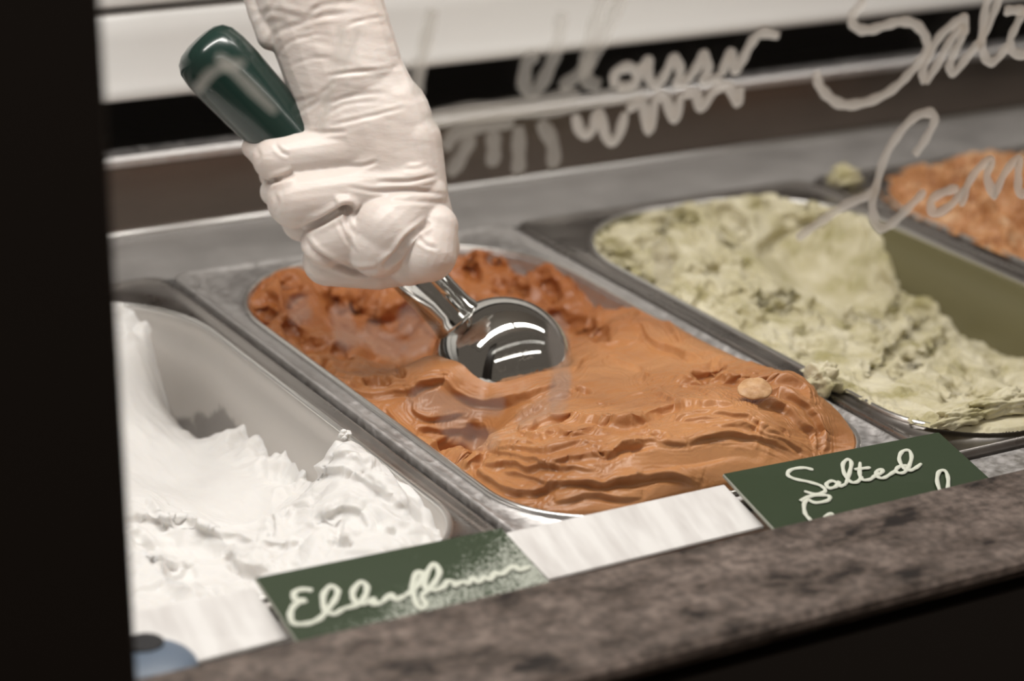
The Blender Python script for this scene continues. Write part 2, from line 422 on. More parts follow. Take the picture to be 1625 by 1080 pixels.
def toimg(V):
    q = (V-CAM) @ M.T; return q[..., 0]/q[..., 2]*F+C0[0], q[..., 1]/q[..., 2]*F+C0[1]
def sculpt(X, Y, Z, folds=(), pits=(), stri=0, back=15., front=2.6, groove=.45):
    """push a height field's surface along its normals: folds = (points, height m), pits = (points, radius px, depth m)"""
    V = np.stack([X, Y, Z], -1)
    du = np.gradient(V, axis=1); dv = np.gradient(V, axis=0); Nn = np.cross(du, dv); Nn /= np.linalg.norm(Nn, axis=-1)[..., None]
    px, py = toimg(V); D = np.zeros(X.shape); near = np.full(X.shape, 1e9); ph = np.zeros(X.shape); al = np.zeros(X.shape)
    jx = px+2.2*noise(px/23, py/17); jy = py+2.2*noise(px/23+31, py/17)
    def window(pl, m_):
        lo = pl.min(0)-m_; hi = pl.max(0)+m_
        return (px > lo[0]) & (px < hi[0]) & (py > lo[1]) & (py < hi[1])
    for k, (pts, h) in enumerate(folds):
        pl = catmull(pts, 4)
        if pl[-1][0] < pl[0][0]: pl = pl[::-1]
        w_ = window(pl, 60)
        if not w_.any(): continue
        x, y = jx[w_], jy[w_]; d, sg, par = pdist(x, y, pl)   # sg + means larger py: the viewer's side
        Lp = np.linalg.norm(np.diff(pl, axis=0), axis=1).sum()
        fade = np.sqrt(np.clip(par*5, 0, 1)*np.clip((1-par)*5, 0, 1)); fade[(par <= 0) | (par >= 1)] = 0
        fade = fade*(.8+.35*noise(par*Lp/40+k*5.1, np.full(par.shape, k*1.7)))
        bk = back*min(1, h/.0022); ft = front
        D[w_] += h*fade*np.where(sg < 0, np.exp(-d/bk), np.exp(-(d/ft)**2)-groove*np.exp(-((d-ft*2.4)/(ft*1.9))**2))
        m_ = near[w_] > d; nn = near[w_]; nn[m_] = d[m_]; near[w_] = nn
        p_ = ph[w_]; p_[m_] = (d*sg)[m_]; ph[w_] = p_; a_ = al[w_]; a_[m_] = (par*Lp)[m_]+k*37; al[w_] = a_
    if stri:
        D += stri*np.where(near < 30, np.exp(-(near/18)**2)*np.clip(near/4, 0, 1), 0)*(noise(al/45, ph/3.6)+.6*noise(al/30+9, ph/2.0))
    for pts, rad, dep in pits:
        pl = catmull(pts, 3); w_ = window(pl, rad*3)
        if not w_.any(): continue
        d, sg, par = pdist(px[w_]+rad*.5*noise(px[w_]/(rad*1.6), py[w_]/(rad*1.6)), py[w_]+rad*.4*noise(px[w_]/(rad*1.6)+7, py[w_]/(rad*1.6)), pl)
        D[w_] -= dep*np.exp(-(d/rad)**2.5)
    V = V+Nn*D[..., None]
    return V[..., 0], V[..., 1], V[..., 2]
def grid_mesh(name, X, Y, Z, keep, m, parent=None):
    ny, nx = X.shape; idx = np.arange(nx*ny).reshape(ny, nx)
    f = np.stack([idx[:-1, :-1], idx[:-1, 1:], idx[1:, 1:], idx[1:, :-1]], -1).reshape(-1, 4)
    k = keep.ravel()[f].all(1); f = f[k]
    used = np.unique(f); re = np.full(nx*ny, -1); re[used] = np.arange(len(used))
    V = np.stack([X.ravel(), Y.ravel(), Z.ravel()], 1)[used]
    return mesh(name, V, re[f], m, parent)
def lattice(xl, nx, ny):
    return np.meshgrid(np.linspace(xl+.006, xl+.194, nx), np.linspace(PAN['y0']-.006, PAN['y1']+.006, ny))
def finish(Z, X, Y, xl, over=.0075):
    """keep cream inside the pan where it is low, let it bulge a little over the rim where it is high"""
    d = edgedist(X, Y, xl)
    hi = np.where(Z > .0, Z*np.sqrt(np.clip((d+over)/.022, 0, 1)), Z)
    hi = np.where((d < -.0005) & (Z > 0), np.maximum(hi, .0012), hi)
    if over <= 0:
        hi = np.where(Z > .0, Z*np.sqrt(np.clip((d+.001)/.016, 0, 1)), Z); hi = np.where(d < .0002, np.minimum(hi, -.002+(d-.0002)*2), hi)
        return hi, d > -.0016
    keep = (d > -.0016) | ((Z > .002) & (d > -over))
    return hi, keep

# caramel brown
XL = .0
cB = ctrl([(380, 460, .0), (400, 432, .005), (470, 425, .006), (420, 490, .0), (450, 540, -.003), (520, 590, -.003), (600, 640, -.003), (655, 690, -.003),
 (500, 480, -.006), (560, 450, -.012), (600, 480, -.030), (680, 468, -.008), (660, 520, -.022), (560, 540, -.015), (640, 590, -.012), (700, 602, .008),
 (755, 620, .002), (800, 630, .002), (830, 655, .004), (912, 592, .008), (760, 400, .0), (850, 412, -.002), (905, 440, -.003), (935, 500, -.012), (780, 440, -.008),
 (960, 545, .0), (1000, 500, .004), (1060, 512, .006), (1100, 572, .008), (1000, 580, .003), (1000, 640, .010), (1100, 622, .014), (1180, 604, .018),
 (1250, 602, .018), (1282, 640, .016), (1300, 690, .006), (1200, 660, .020), (1100, 680, .022), (1000, 680, .020), (900, 690, .017), (825, 712, .012), (785, 742, .007),
 (757, 765, .001), (870, 804, .003), (900, 762, .012), (1000, 760, .014), (1100, 740, .018), (1200, 720, .012), (722, 722, -.022), (700, 692, -.014),
 (765, 700, -.010), (650, 650, -.004), (850, 655, .006), (930, 630, .008)])
SB = tps(cB, 2e-5)
X, Y = lattice(XL, 560, 1000); Z = np.clip(SB(X, Y), -.045, .03)
rough_back = sstep(.14, .24, Y+.30*np.maximum(0, .1-X)); front = 1-sstep(.06, .13, Y)
wx = X+.006*fbm(X*40, Y*40, 2); wy = Y+.006*fbm(X*40+9, Y*40, 2)
Z += rough_back*(.0060*fbm(wx*36, wy*36, 3, .5)-.005*np.maximum(0, ridged(wx*30, wy*30, 2)-1.0)+.0003*fbm(X*260, Y*260, 2))
Z += front*(.0009*(ridged(wx*10+wy*20, wy*95-wx*14, 2)-1)+.0004*fbm(wx*40, wy*160, 2))
Z += .0010*fbm(X*30+3, Y*60, 2)
A = (700, 620, 4.909); B = (960, 560, 4.276); Cc = (480, 560, 3.869)
RB = [(A, [(225,700),(250,610),(300,520)], .0022), (A, [(240,720),(330,790),(450,850),(600,880),(740,870)], .0022),
 (A, [(265,600),(300,640),(400,700),(500,770),(620,800),(740,785),(880,725),(1000,715),(1150,720),(1260,745),(1400,710),(1571,690)], .0040),
 (A, [(330,590),(420,590),(520,560),(600,570),(700,610),(800,580),(950,600),(1200,620)], .0034),
 (A, [(370,460),(520,500),(700,540),(850,580)], .0022), (A, [(370,450),(600,430),(760,430)], .0020),
 (A, [(370,455),(560,470),(800,470),(950,440),(1080,400),(1200,430)], .0026),
 (A, [(600,330),(680,350),(790,370),(880,330),(1050,350),(1250,310),(1571,290)], .0030),
 (A, [(600,320),(700,300),(780,240),(950,220),(1150,235),(1300,265),(1420,270),(1571,245)], .0038),
 (A, [(850,570),(1000,540),(1200,500),(1290,500),(1420,430),(1571,420)], .0030),
 (A, [(880,860),(1000,850),(1150,800),(1400,830),(1571,830)], .0026), (A, [(720,160),(850,60),(1000,20)], .0018),
 (A, [(400,900),(560,930),(760,950),(900,930)], .0018), (A, [(500,640),(620,650),(760,690),(860,730)], .0020),
 (B, [(0,480),(180,490),(330,410),(480,370),(700,350),(860,350)], .0036),
 (B, [(330,200),(500,180),(620,190),(740,160),(860,180),(1020,180),(1180,190),(1330,240),(1390,320)], .0040),
 (B, [(400,450),(600,410),(800,410),(960,440),(1060,500),(1200,560)], .0022),
 (B, [(1090,260),(1200,280),(1330,340),(1420,430),(1470,560),(1490,660)], .0040),
 (B, [(1040,340),(1150,350),(1260,400),(1320,470),(1400,530),(1440,640)], .0040),
 (B, [(560,600),(700,560),(860,550),(1000,560),(1150,610),(1300,690)], .0026),
 (B, [(700,500),(850,490),(1000,500),(1100,560),(1250,620),(1390,690)], .0018),
 (B, [(0,700),(100,640),(200,620),(300,600),(420,600),(560,610)], .0026), (B, [(480,440),(620,440),(780,450),(900,480),(1000,530)], .0014),
 (B, [(0,890),(200,860),(420,830),(560,860),(640,890)], .0040), (B, [(340,260),(480,340),(560,350)], .0018), (B, [(420,230),(600,240),(720,290),(790,330)], .0018),
 (Cc, [(240,190),(300,230),(420,260),(560,240),(700,230)], .0028), (Cc, [(660,250),(740,190),(870,160)], .0040),
 (Cc, [(870,155),(940,240),(1050,290),(1150,310),(1280,290),(1400,260),(1560,200)], .0050),
 (Cc, [(520,340),(560,400),(620,470),(700,540)], .0024), (Cc, [(680,290),(690,360),(760,400),(850,390),(1000,370)], .0026), (Cc, [(700,460),(850,470),(1100,460)], .0024),
 (Cc, [(940,740),(1040,690),(1080,640),(1110,560)], .0035), (Cc, [(700,540),(780,560),(900,500)], .002),
 ((820, 440, 3.25), [(580,200),(650,170),(740,200),(800,270),(850,340)], .0035), ((820, 440, 3.25), [(640,230),(700,330),(820,380),(960,430)], .0030),
 ((820, 440, 3.25), [(290,480),(360,410),(480,350),(620,310)], .0022), ((820, 440, 3.25), [(480,420),(560,440),(650,480),(640,530)], .0016)]
for (px, py, rx, ry, dep) in [(927, 619, .0026, .0040, .0028), (956, 641, .0018, .0030, .0025), (835, 662, .008, .006, .003), (1045, 691, .0030, .0035, .003), (1085, 553+40, .0, .0, 0),
                              (1118, 593, .006, .008, .005), (1174, 596, .004, .006, .003), (855, 803, .0016, .002, .002), (848, 803, .0016, .002, .002), (953, 717, .002, .003, .002), (1010, 690, .0065, .0022, .0025)]:
    if rx: hole(Z, X, Y, onsurf([(px, py)], SB)[0], rx, ry, dep)
Z, keep = finish(Z, X, Y, XL, 0)
lim = .012+np.maximum(0, Y+.004)*1.2; Z = np.where(Y < .02, lim-np.log1p(np.exp((lim-Z)*1500))/1500, Z)
d0 = edgedist(X, Y, XL); X0g, Y0g, Z0g = X, Y, Z
folds = [(cr(*T_, pts), h*.85) for T_, pts, h in RB]
H3 = (360, 380, 4.153)

pits = [(cr(*H3, q), r_, dp) for q, r_, dp in [([(700,340),(720,400),(770,500)], 9, .007), ([(880,400),(1000,500),(1100,510),(1180,450)], 10, .008), ([(100,310),(180,300)], 8, .006), ([(200,230),(260,240)], 7, .005), ([(160,460),(280,490)], 8, .005),
  ([(380,240),(420,300)], 6, .005), ([(420,560),(480,620)], 7, .005), ([(540,690),(620,700)], 7, .004), ([(720,720),(790,740)], 6, .004), ([(550,830),(660,840)], 7, .004), ([(930,930),(1060,940)], 6, .004), ([(1130,880),(1150,885)], 4, .004), ([(500,360),(440,420)], 7, .004), ([(280,380),(360,430)], 5, .003)]]
pits += [([(905,425),(930,450),(945,470)], 9, .007), ([(880,500),(930,520),(960,530)], 8, .005), ([(780,410),(830,420)], 8, .005), ([(860,440),(880,470)], 7, .005), ([(740,400),(750,430)], 7, .005), ([(790,450),(830,460)], 7, .004),
  ([(700,720),(735,715),(755,690)], 14, .006), ([(1112,597),(1140,585)], 6, .005)]
pits = [(q, r_*1.5, dp*1.25) if q[0][1] < 600 else (q, r_, dp) for q, r_, dp in pits]
X, Y, Z = sculpt(X, Y, Z, folds, pits, .00055)
t_ = sstep(-.001, .004, d0); X, Y, Z = X0g+(X-X0g)*t_, Y0g+(Y-Y0g)*t_, Z0g+(Z-Z0g)*t_
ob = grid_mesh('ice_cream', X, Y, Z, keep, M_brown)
tag(ob, 'caramel brown ice cream churned into glossy folds around the scoop', 'ice cream', 'ice creams in the pans')

# white
XL = -.2; xw = -.015
cW = ctrl([(185, 485, -.004), (228, 500, -.006), (264, 530, -.02, xw), (263, 570, -.03, xw), (226, 604, -.06, xw), (215, 545, -.012), (238, 622, -.06, xw), (290, 660, -.05, xw), (345, 705, -.05, xw), (400, 688, -.04, xw), (470, 738, -.03, xw), (430, 700, -.03, xw), (515, 770, -.012, xw),
 (300, 760, -.042), (390, 800, -.036), (220, 700, -.034), (450, 830, -.030), (250, 790, -.030), (210, 800, -.010), (300, 850, -.010), (400, 882, -.010), (300, 940, -.006), (210, 930, -.004),
 (550, 702, .008), (505, 750, -.006), (600, 745, .002), (650, 800, .0), (695, 830, -.004), (560, 830, .002), (480, 880, -.004), (640, 860, -.002), (120, 700, -.03), (120, 850, -.005), (100, 560, -.02), (530, 790, .002)])
SW = tps(cW, 1e-5)
X, Y = lattice(XL, 420, 800); Z = np.clip(SW(X, Y), -.075, .014)
front = 1-sstep(.055, .11, Y); mnd = np.exp(-((X+.03)/.05)**4)*front
wx = X+.007*fbm(X*35, Y*35, 2); wy = Y+.007*fbm(X*35+5, Y*35, 2)
Z += front*(.0035*fbm(wx*42, wy*42, 3, .5)-.002*np.maximum(0, ridged(wx*30, wy*30, 2)-1.0))+mnd*(.0032*fbm(wx*48+3, wy*48, 3, .5))
Z += (1-front)*.0012*fbm(X*60, Y*25, 3)
e = edgedist(X, Y, XL); nw = sstep(.012, .0, e)
nw = sstep(.030, .0, e); Z += nw*(1-.6*front)*(.008*fbm(X*50, Y*60, 3, .5)-.001)
for pts, h in [([(200,800),(240,830),(280,845),(330,855),(380,880),(430,885)], .004), ([(205,880),(250,900),(270,930),(330,960)], .004), ([(230,780),(280,820),(330,850)], .003),
               ([(410,690),(430,760),(440,860)], .0015), ([(500,830),(540,800),(600,810),(650,850)], .003), ([(390,890),(450,915),(520,900)], .003), ([(520,720),(560,740),(610,760),(660,820)], .003)]:
    ridge(Z, X, Y, onsurf([tuple(q) for q in catmull(pts, 3)], SW), h, .008, .003)
Z, keep = finish(Z, X, Y, XL, 0)
lim = .010+np.maximum(0, Y+.004)*1.2; Z = np.where(Y < .02, lim-np.log1p(np.exp((lim-Z)*1500))/1500, Z)
W5 = (170, 660, 2.954)
fw = [(cr(*W5, q), h) for q, h in [([(80,380),(180,400),(260,480),(380,490),(470,530),(600,560),(690,590)], .003), ([(90,520),(150,540),(210,600),(270,690),(340,740)], .0025), ([(560,640),(640,700),(760,700),(900,680)], .0025),
  ([(700,590),(820,600),(900,590)], .002), ([(880,330),(960,260),(1080,250),(1200,290),(1330,380),(1400,430)], .003), ([(820,480),(880,420),(960,400)], .002), ([(1000,470),(1100,430),(1180,440),(1240,520)], .002), ([(1030,200),(1130,170),(1220,210),(1240,250)], .002)]]
pw_ = [(cr(*W5, q), r_, dp) for q, r_, dp in [([(90,490),(200,485),(260,520)], 6, .003), ([(150,580),(230,660),(330,750),(400,740)], 9, .0022), ([(570,660),(620,720),(690,745)], 7, .003), ([(1050,590),(1130,595)], 5, .003), ([(1320,535),(1340,540)], 4, .003), ([(1000,480),(1080,500),(1060,560)], 8, .003), ([(770,480),(770,560)], 5, .002), ([(1200,290),(1290,360)], 8, .002)]]
d0 = edgedist(X, Y, XL); X0g, Y0g, Z0g = X, Y, Z
X, Y, Z = sculpt(X, Y, Z, fw, pw_, .0003, 14, 3.5, .4)
t_ = sstep(-.001, .004, d0); X, Y, Z = X0g+(X-X0g)*t_, Y0g+(Y-Y0g)*t_, Z0g+(Z-Z0g)*t_
tag(grid_mesh('ice_cream', X, Y, Z, keep, M_white), 'white ice cream scooped hollow with a fluffy mound at the front', 'ice cream', 'ice creams in the pans')

# green
XL = .2; xg = .3855
cG = ctrl([(920, 388, .0), (955, 352, -.006), (1050, 322, .002), (1150, 308, .003), (1300, 325, -.003), (1357, 332, -.03, xg), (1404, 381, -.03, xg), (1431, 443, -.03, xg), (1490, 482, -.03, xg), (1556, 541, -.03, xg), (1595, 562, -.03, xg), (1640, 570, 0, xg),
 (1100, 400, -.006), (950, 420, -.003), (1000, 470, -.003), (1100, 522, -.003), (1180, 560, -.001), (1250, 602, .003), (1200, 440, -.010), (1270, 390, -.018), (1340, 380, -.028), (1230, 330, .001), (1280, 345, -.003), (1330, 345, -.010), (1200, 370, -.006), (1370, 335, -.012), (1300, 470, -.030), (1370, 460, -.030), (1250, 520, -.012),
 (1400, 560, -.018), (1450, 640, -.004), (1300, 580, -.006), (1350, 625, -.001), (1500, 590, -.018), (1600, 620, -.010), (1500, 665, .002), (1620, 638, .004), (1330, 652, -.001), (1420, 500, -.026)])
SG = tps(cG, 1e-5)
X, Y = lattice(XL, 420, 800); Z = np.clip(SG(X, Y), -.06, .012)
wx = X+.008*fbm(X*35, Y*35, 2); wy = Y+.008*fbm(X*35+5, Y*35, 2)
hol = np.exp(-(((X-.315)/.035)**2+((Y-.20)/.045)**2)); hx, hy = P((1290, 430), z=-.02)[:2]
hol = np.exp(-(((X-hx)/.030)**2+((Y-hy)/.045)**2)**2)
bk = sstep(.12, .22, Y)*(1-hol)
Z += (1-hol)*(.0030*fbm(wx*50, wy*50, 4, .55))+bk*(.0050*fbm(wx*62+4, wy*62, 3, .55)-.010*np.maximum(0, ridged(wx*38, wy*38, 2)-1.05))
Z -= hol*.004
for (px, py) in [(1395, 575), (1420, 560), (1440, 590), (1460, 600), (1480, 615), (1370, 600)]:
    ridge(Z, X, Y, onsurf([(px, py), (px+20, py-22), (px+45, py-50), (px+60, py-75)], SG), .003, .005, .003)
d = edgedist(X, Y, XL); fr_ = np.exp(-((d-.0)/.007)**2)*sstep(.10, .05, Y)
Z += fr_*(.003+.005*np.abs(fbm(X*120, Y*120, 3)))
for (px, py, h, r_) in [(1295, 600, .010, .007), (1305, 612, .006, .006), (1340, 275, .010, .008)]:
    q = P((px, py), z=.004); Z += h*np.exp(-(((X-q[0])/r_)**2+((Y-q[1])/r_)**2)**1.5)*(1+.5*fbm(X*250, Y*250, 3))
Z1, k1 = finish(Z, X, Y, XL, .006); Z2, k2 = finish(Z, X, Y, XL, 0); Z = np.where(Y < .11, Z1, Z2); keep = np.where(Y < .11, k1, k2)
Z = np.where(Y < .0, np.minimum(Z, .003), Z)
G6 = (900, 280, 3.375); G7 = (1225, 280, 2.57)
pg = [(cr(*G6, q), r_, dp) for q, r_, dp in [([(210,370),(280,420),(360,480),(440,560)], 8, .007), ([(640,485),(720,510),(820,500)], 5, .005), ([(860,190),(930,260),(960,300)], 9, .008), ([(820,280),(900,360)], 7, .006), ([(1070,390),(1180,320),(1350,240)], 9, .008),
  ([(960,470),(970,530)], 6, .004), ([(1040,660),(1140,660),(1200,630)], 9, .006), ([(500,450),(560,450)], 6, .004), ([(560,190),(660,230)], 7, .006), ([(1000,150),(1110,160)], 6, .005), ([(690,110),(740,140)], 6, .004), ([(160,255),(300,225),(430,190)], 6, .005),
  ([(760,190),(800,240)], 6, .004), ([(1080,700),(1250,720),(1330,690)], 6, .004), ([(1240,100),(1290,160)], 6, .005), ([(1190,230),(1300,250)], 6, .005), ([(380,360),(480,320),(540,250)], 5, .004), ([(960,800),(1060,770)], 5, .003), ([(1230,900),(1300,930)], 6, .003)]]
pg += [(cr(*G7, q), r_, dp) for q, r_, dp in [([(400,790),(470,720),(560,640),(620,600)], 7, .006), ([(420,690),(500,640)], 6, .004), ([(500,800),(560,740),(640,690)], 6, .005), ([(720,890),(800,820)], 8, .006), ([(380,560),(470,570),(520,500)], 6, .005), ([(800,880),(880,890)], 6, .004),
  ([(570,770),(640,710),(710,650)], 6, .005), ([(430,620),(500,560)], 5, .004), ([(340,560),(300,600)], 6, .004), ([(100,640),(200,600)], 6, .003), ([(120,720),(190,680)], 6, .003), ([(440,420),(500,470)], 7, .005), ([(560,560),(620,560)], 8, .003), ([(900,760),(960,820)], 8, .004)]]
fg = [(cr(*G6, q), h) for q, h in [([(60,330),(130,330),(220,370)], .003), ([(640,700),(760,560),(840,640)], .003), ([(860,620),(940,610),(1010,640)], .003), ([(130,270),(300,250),(480,220),(540,200)], .003), ([(850,740),(960,700),(1050,760)], .003)]]
d0 = edgedist(X, Y, XL); X0g, Y0g, Z0g = X, Y, Z
pg = [(q, r_*1.35, dp*.75) for q, r_, dp in pg]; X, Y, Z = sculpt(X, Y, Z, fg, pg, .0, 14, 4, .4)
t_ = sstep(-.001, .003, d0); X, Y, Z = X0g+(X-X0g)*t_, Y0g+(Y-Y0g)*t_, Z0g+(Z-Z0g)*t_
tag(grid_mesh('ice_cream', X, Y, Z, keep, M_green), 'pale pistachio green ice cream with a smooth spooned hollow and rough ridges', 'ice cream', 'ice creams in the pans')

# orange, far right
XL = .4
cO = ctrl([(1420, 262, .002), (1480, 258, .006), (1600, 248, .006), (1450, 310, .0), (1550, 300, .003), (1605, 385, .002), (1640, 330, .002), (1700, 300, .002), (1900, 330, .0), (1800, 450, -.01), (1750, 250, .0)])
SO = tps(cO, 1e-4)
X, Y = lattice(XL, 260, 460); Z = np.clip(SO(X, Y), -.03, .02)
wx = X+.008*fbm(X*35, Y*35, 2); wy = Y+.008*fbm(X*35+5, Y*35, 2)
Z += .008*fbm(wx*50, wy*50, 4, .6)-.008*np.maximum(0, ridged(wx*38, wy*38, 2)-1.0)
Z, keep = finish(Z, X, Y, XL, .006)
tag(grid_mesh('ice_cream', X, Y, Z, keep, M_orange), 'chunky orange brown ice cream heaped up at the far right', 'ice cream', 'ice creams in the pans')

# stray crumbs of ice cream outside the pans
def crumb(px, py, z, rx, ry, rz, m, label, seed):
    bm = bmesh.new(); bmesh.ops.create_icosphere(bm, subdivisions=5, radius=1); c = P((px, py), z=z); n_ = np.array([v.co for v in bm.verts])
    f_ = 1+.45*noise(n_[:, 0]*1.7+seed, n_[:, 1]*1.8+n_[:, 2]*2.0)+.12*noise(n_[:, 0]*6+seed, n_[:, 2]*7+n_[:, 1]*5)
    for v, k in zip(bm.verts, f_): v.co = Vector((v.co.x*rx*k, v.co.y*ry*k, max(v.co.z, -.5)*rz*k))+Vector(c)
    tag(bmobj('ice_cream_crumb', bm, m, None, True), label, 'crumb')
crumb(1303, 606, .0045, .0085, .008, .009, M_green, 'ragged curl of green ice cream on the pan rim behind the almond flake', 3)
crumb(1342, 283, .003, .0085, .008, .0065, M_green, 'small green crumb on the steel deck behind the green pan', 8)
crumb(1520, 664, .0055, .013, .0055, .005, M_green, 'crinkled green shred on the front rim right of the Salted card', 12)
crumb(1595, 643, .0065, .016, .006, .006, M_green, 'larger crinkled green shred on the front rim at the right edge', 21)
crumb(547, 690, .001, .0024, .0024, .0022, M_white, 'tiny white drop on the pan rim above the white mound', 5)
# almond flake on the caramel mound
q = onsurf([(1190, 629)], SB)[0]; zc = float(SB(q[0], q[1]))+.0052
bm = bmesh.new(); bmesh.ops.create_uvsphere(bm, u_segments=28, v_segments=14, radius=1)
for v in bm.verts:
    c = v.co; c.x *= .0078*(1-.12*c.x); c.y *= .0065; c.z *= .0016
    c.z += .0004*math.sin(c.x*900)*math.cos(c.y*700)
bm.transform(Matrix.Translation((q[0], q[1]-.004, zc)) @ Matrix.Rotation(math.radians(20), 4, 'X') @ Matrix.Rotation(math.radians(-6), 4, 'Y'))
tag(bmobj('almond_flake', bm, M_nut, None, True), 'pale almond flake lying on the caramel ice cream at its right', 'nut')

# ------------------------------------------------------------------ scoop
DB = 1.100
ball = P((797, 584), d=DB); butt = P((338, 92), d=1.062)
ax = butt-ball; LH = np.linalg.norm(ax); ax /= LH
tocam = (CAM-ball)/np.linalg.norm(CAM-ball)
sx_ = np.cross(ax, tocam); sx_ /= np.linalg.norm(sx_); sz_ = np.cross(sx_, ax)
def lathe(prof, n=40, flute=0):
    V = []; Fc = []
    for k, (t_, r_) in enumerate(prof):
        for i in range(n):
            a = 2*math.pi*i/n; rr = r_*(1+flute*math.cos(a*6))
            V.append(ball+ax*t_+(sx_*math.cos(a)+sz_*math.sin(a))*rr)
        if k:
            for i in range(n):
                j = (i+1) % n; Fc.append(((k-1)*n+i, (k-1)*n+j, k*n+j, k*n+i))
    Fc.append(tuple(range(n))[::-1]); Fc.append(tuple((len(prof)-1)*n+i for i in range(n)))
    return V, Fc
sc = empty('ice_cream_scoop', tuple(ball))
RB_ = .0328
# bowl: a hollow shell of a sphere, mouth turned down and to the left into the cream
mouth = np.array([-.30, .05, -.95]); mouth /= np.linalg.norm(mouth)
u_ = np.cross(mouth, [0, 1, 0]); u_ /= np.linalg.norm(u_); v_ = np.cross(mouth, u_)
V = []; Fc = []; nu = 64; prof = []
amax = math.radians(168)
for k in range(33): a = amax*k/32; prof.append((RB_, a))
prof += [(RB_-.0004, amax+.02), (RB_-.0012, amax+.02)]
for k in range(32, -1, -1): a = amax*k/32; prof.append((RB_-.0016, a))
for k, (r_, a) in enumerate(prof):
    for i in range(nu):
        t_ = 2*math.pi*i/nu
        V.append(ball-mouth*r_*math.cos(a)+(u_*math.cos(t_)+v_*math.sin(t_))*r_*math.sin(a))
    if k:
        for i in range(nu): j = (i+1) % nu; Fc.append(((k-1)*nu+i, (k-1)*nu+j, k*nu+j, k*nu+i))
bw = mesh('scoop_bowl', V, Fc, M_chrome, sc)
V, Fc = lathe([(RB_-.003, .0124), (RB_-.001, .0122), (RB_+.001, .0116), (RB_+.004, .0113), (RB_+.012, .0112), (.085, .0112), (.086, .0104)], 48, .0)
mesh('shaft', V, Fc, M_chrome, sc)
# raised rib along the shaft
for off in (1.2,):
    cx_ = sx_*math.cos(off)+sz_*math.sin(off); Vr = []; Fr = []
    for t_ in (RB_+.001, .086):
        for i in range(10):
            a = 2*math.pi*i/10; Vr.append(ball+ax*t_+cx_*.0109+(sx_*math.cos(a)+sz_*math.sin(a))*.0014)
    for i in range(10): j = (i+1) % 10; Fr.append((i, j, 10+j, 10+i))
    Fr += [tuple(range(10))[::-1], tuple(range(10, 20))]
    tag(mesh('rib', Vr, Fr, M_chrome, sc))
Lg = LH
V, Fc = lathe([(.084, .0095), (.086, .0122), (.095, .0128), (Lg-.07, .0132), (Lg-.055, .0138), (Lg-.03, .0156), (Lg-.012, .0166), (Lg-.002, .0165), (Lg+.004, .0156), (Lg+.0078, .0134), (Lg+.0098, .0100), (Lg+.0108, .005), (Lg+.0110, .0005)], 48)
g = mesh('handle_grip', V, Fc, M_grip, sc); g['label'] = 'dark green plastic grip with a rounded end'
tag(sc, 'chrome ice cream scoop with dark green handle dug into the caramel ice cream', 'scoop')

# ------------------------------------------------------------------ gloved hand
DH = 1.068
def blob(bm, p0, p1, flat=1.0, n=20):
    """tapered capsule: p = (px, py, toward-camera px, radius px)"""
    x0, y0, n0, r0 = p0; x1, y1, n1, r1 = p1
    A_ = np.array([x0, y0, -n0], float); B_ = np.array([x1, y1, -n1], float); d = B_-A_; Ld = np.linalg.norm(d); dz = d/max(Ld, 1e-6)
    if Ld < 1e-3: dz = np.array([1., 0, 0])
    up = np.array([0, 0, 1.]) if abs(dz[2]) < .9 else np.array([1., 0, 0])
    a = np.cross(dz, up); a /= np.linalg.norm(a); b_ = np.cross(dz, a)
    rows = []
    for k in range(9): t_ = -math.pi/2*(1-k/8); rows.append((A_, r0, t_))
    for k in range(9): t_ = math.pi/2*k/8; rows.append((B_, r1, t_))
    R = []
    for c, r_, t_ in rows:
        row = []
        for i in range(n):
            th = 2*math.pi*i/n; q = c+dz*r_*math.sin(t_)+(a*math.cos(th)+b_*math.sin(th))*r_*max(math.cos(t_), .02)
            off = q-c; q = c+np.array([off[0], off[1], off[2]*flat])
            wv = P((q[0], q[1]), d=DH+q[2]*DH/F)
            row.append(bm.verts.new(wv))
        R.append(row)
    for k in range(len(R)-1):
        for i in range(n):
            j = (i+1) % n
            bm.faces.new((R[k][i], R[k][j], R[k+1][j], R[k+1][i]))
    bm.faces.new(R[0][::-1]); bm.faces.new(R[-1])
bm = bmesh.new()
HB = [((455, -260, -30, 96), (500, -20, 0, 100), .75), ((500, -20, 0, 98), (545, 110, 0, 94), .7), ((410, -10, -10, 26), (432, 55, 0, 26), 1),
 ((545, 110, 0, 90), (580, 205, 4, 104), .58), ((590, 200, 4, 98), (612, 290, 4, 96), .6), ((600, 100, 0, 34), (655, 225, 5, 46), .9),
 ((650, 225, 5, 52), (664, 330, 5, 50), .9), ((664, 330, 5, 50), (680, 390, 0, 50), .9),
 # little finger
 ((590, 232, 22, 44), (436, 252, 26, 36), .9), ((436, 252, 24, 34), (402, 234, 0, 19), .9),
 # ring finger
 ((650, 290, 20, 48), (468, 318, 38, 45), .95), ((468, 318, 30, 42), (436, 304, 0, 24), .95),
 # middle finger: first and second joint
 ((674, 308, 20, 36), (614, 362, 50, 55), .9), ((618, 360, 46, 54), (600, 388, 44, 52), .9), ((548, 374, 36, 45), (518, 384, 28, 41), .9),
 # index finger
 ((692, 360, 32, 36), (680, 402, 44, 46), .9), ((680, 402, 42, 44), (650, 424, 30, 30), .9), ((664, 330, 0, 52), (676, 380, 0, 52), .9),
 # thumb closing below
 ((520, 414, -4, 40), (600, 424, 2, 36), .9), ((600, 424, 2, 35), (668, 416, 0, 34), .9),
 # folded fingertips behind the handle
 ((440, 275, -30, 30), (540, 300, -62, 34), .9), ((480, 350, -30, 34), (590, 340, -64, 34), .9), ((520, 410, -30, 32), (620, 390, -60, 34), .9)]
for a, b_, fl in HB: blob(bm, a, b_, fl)
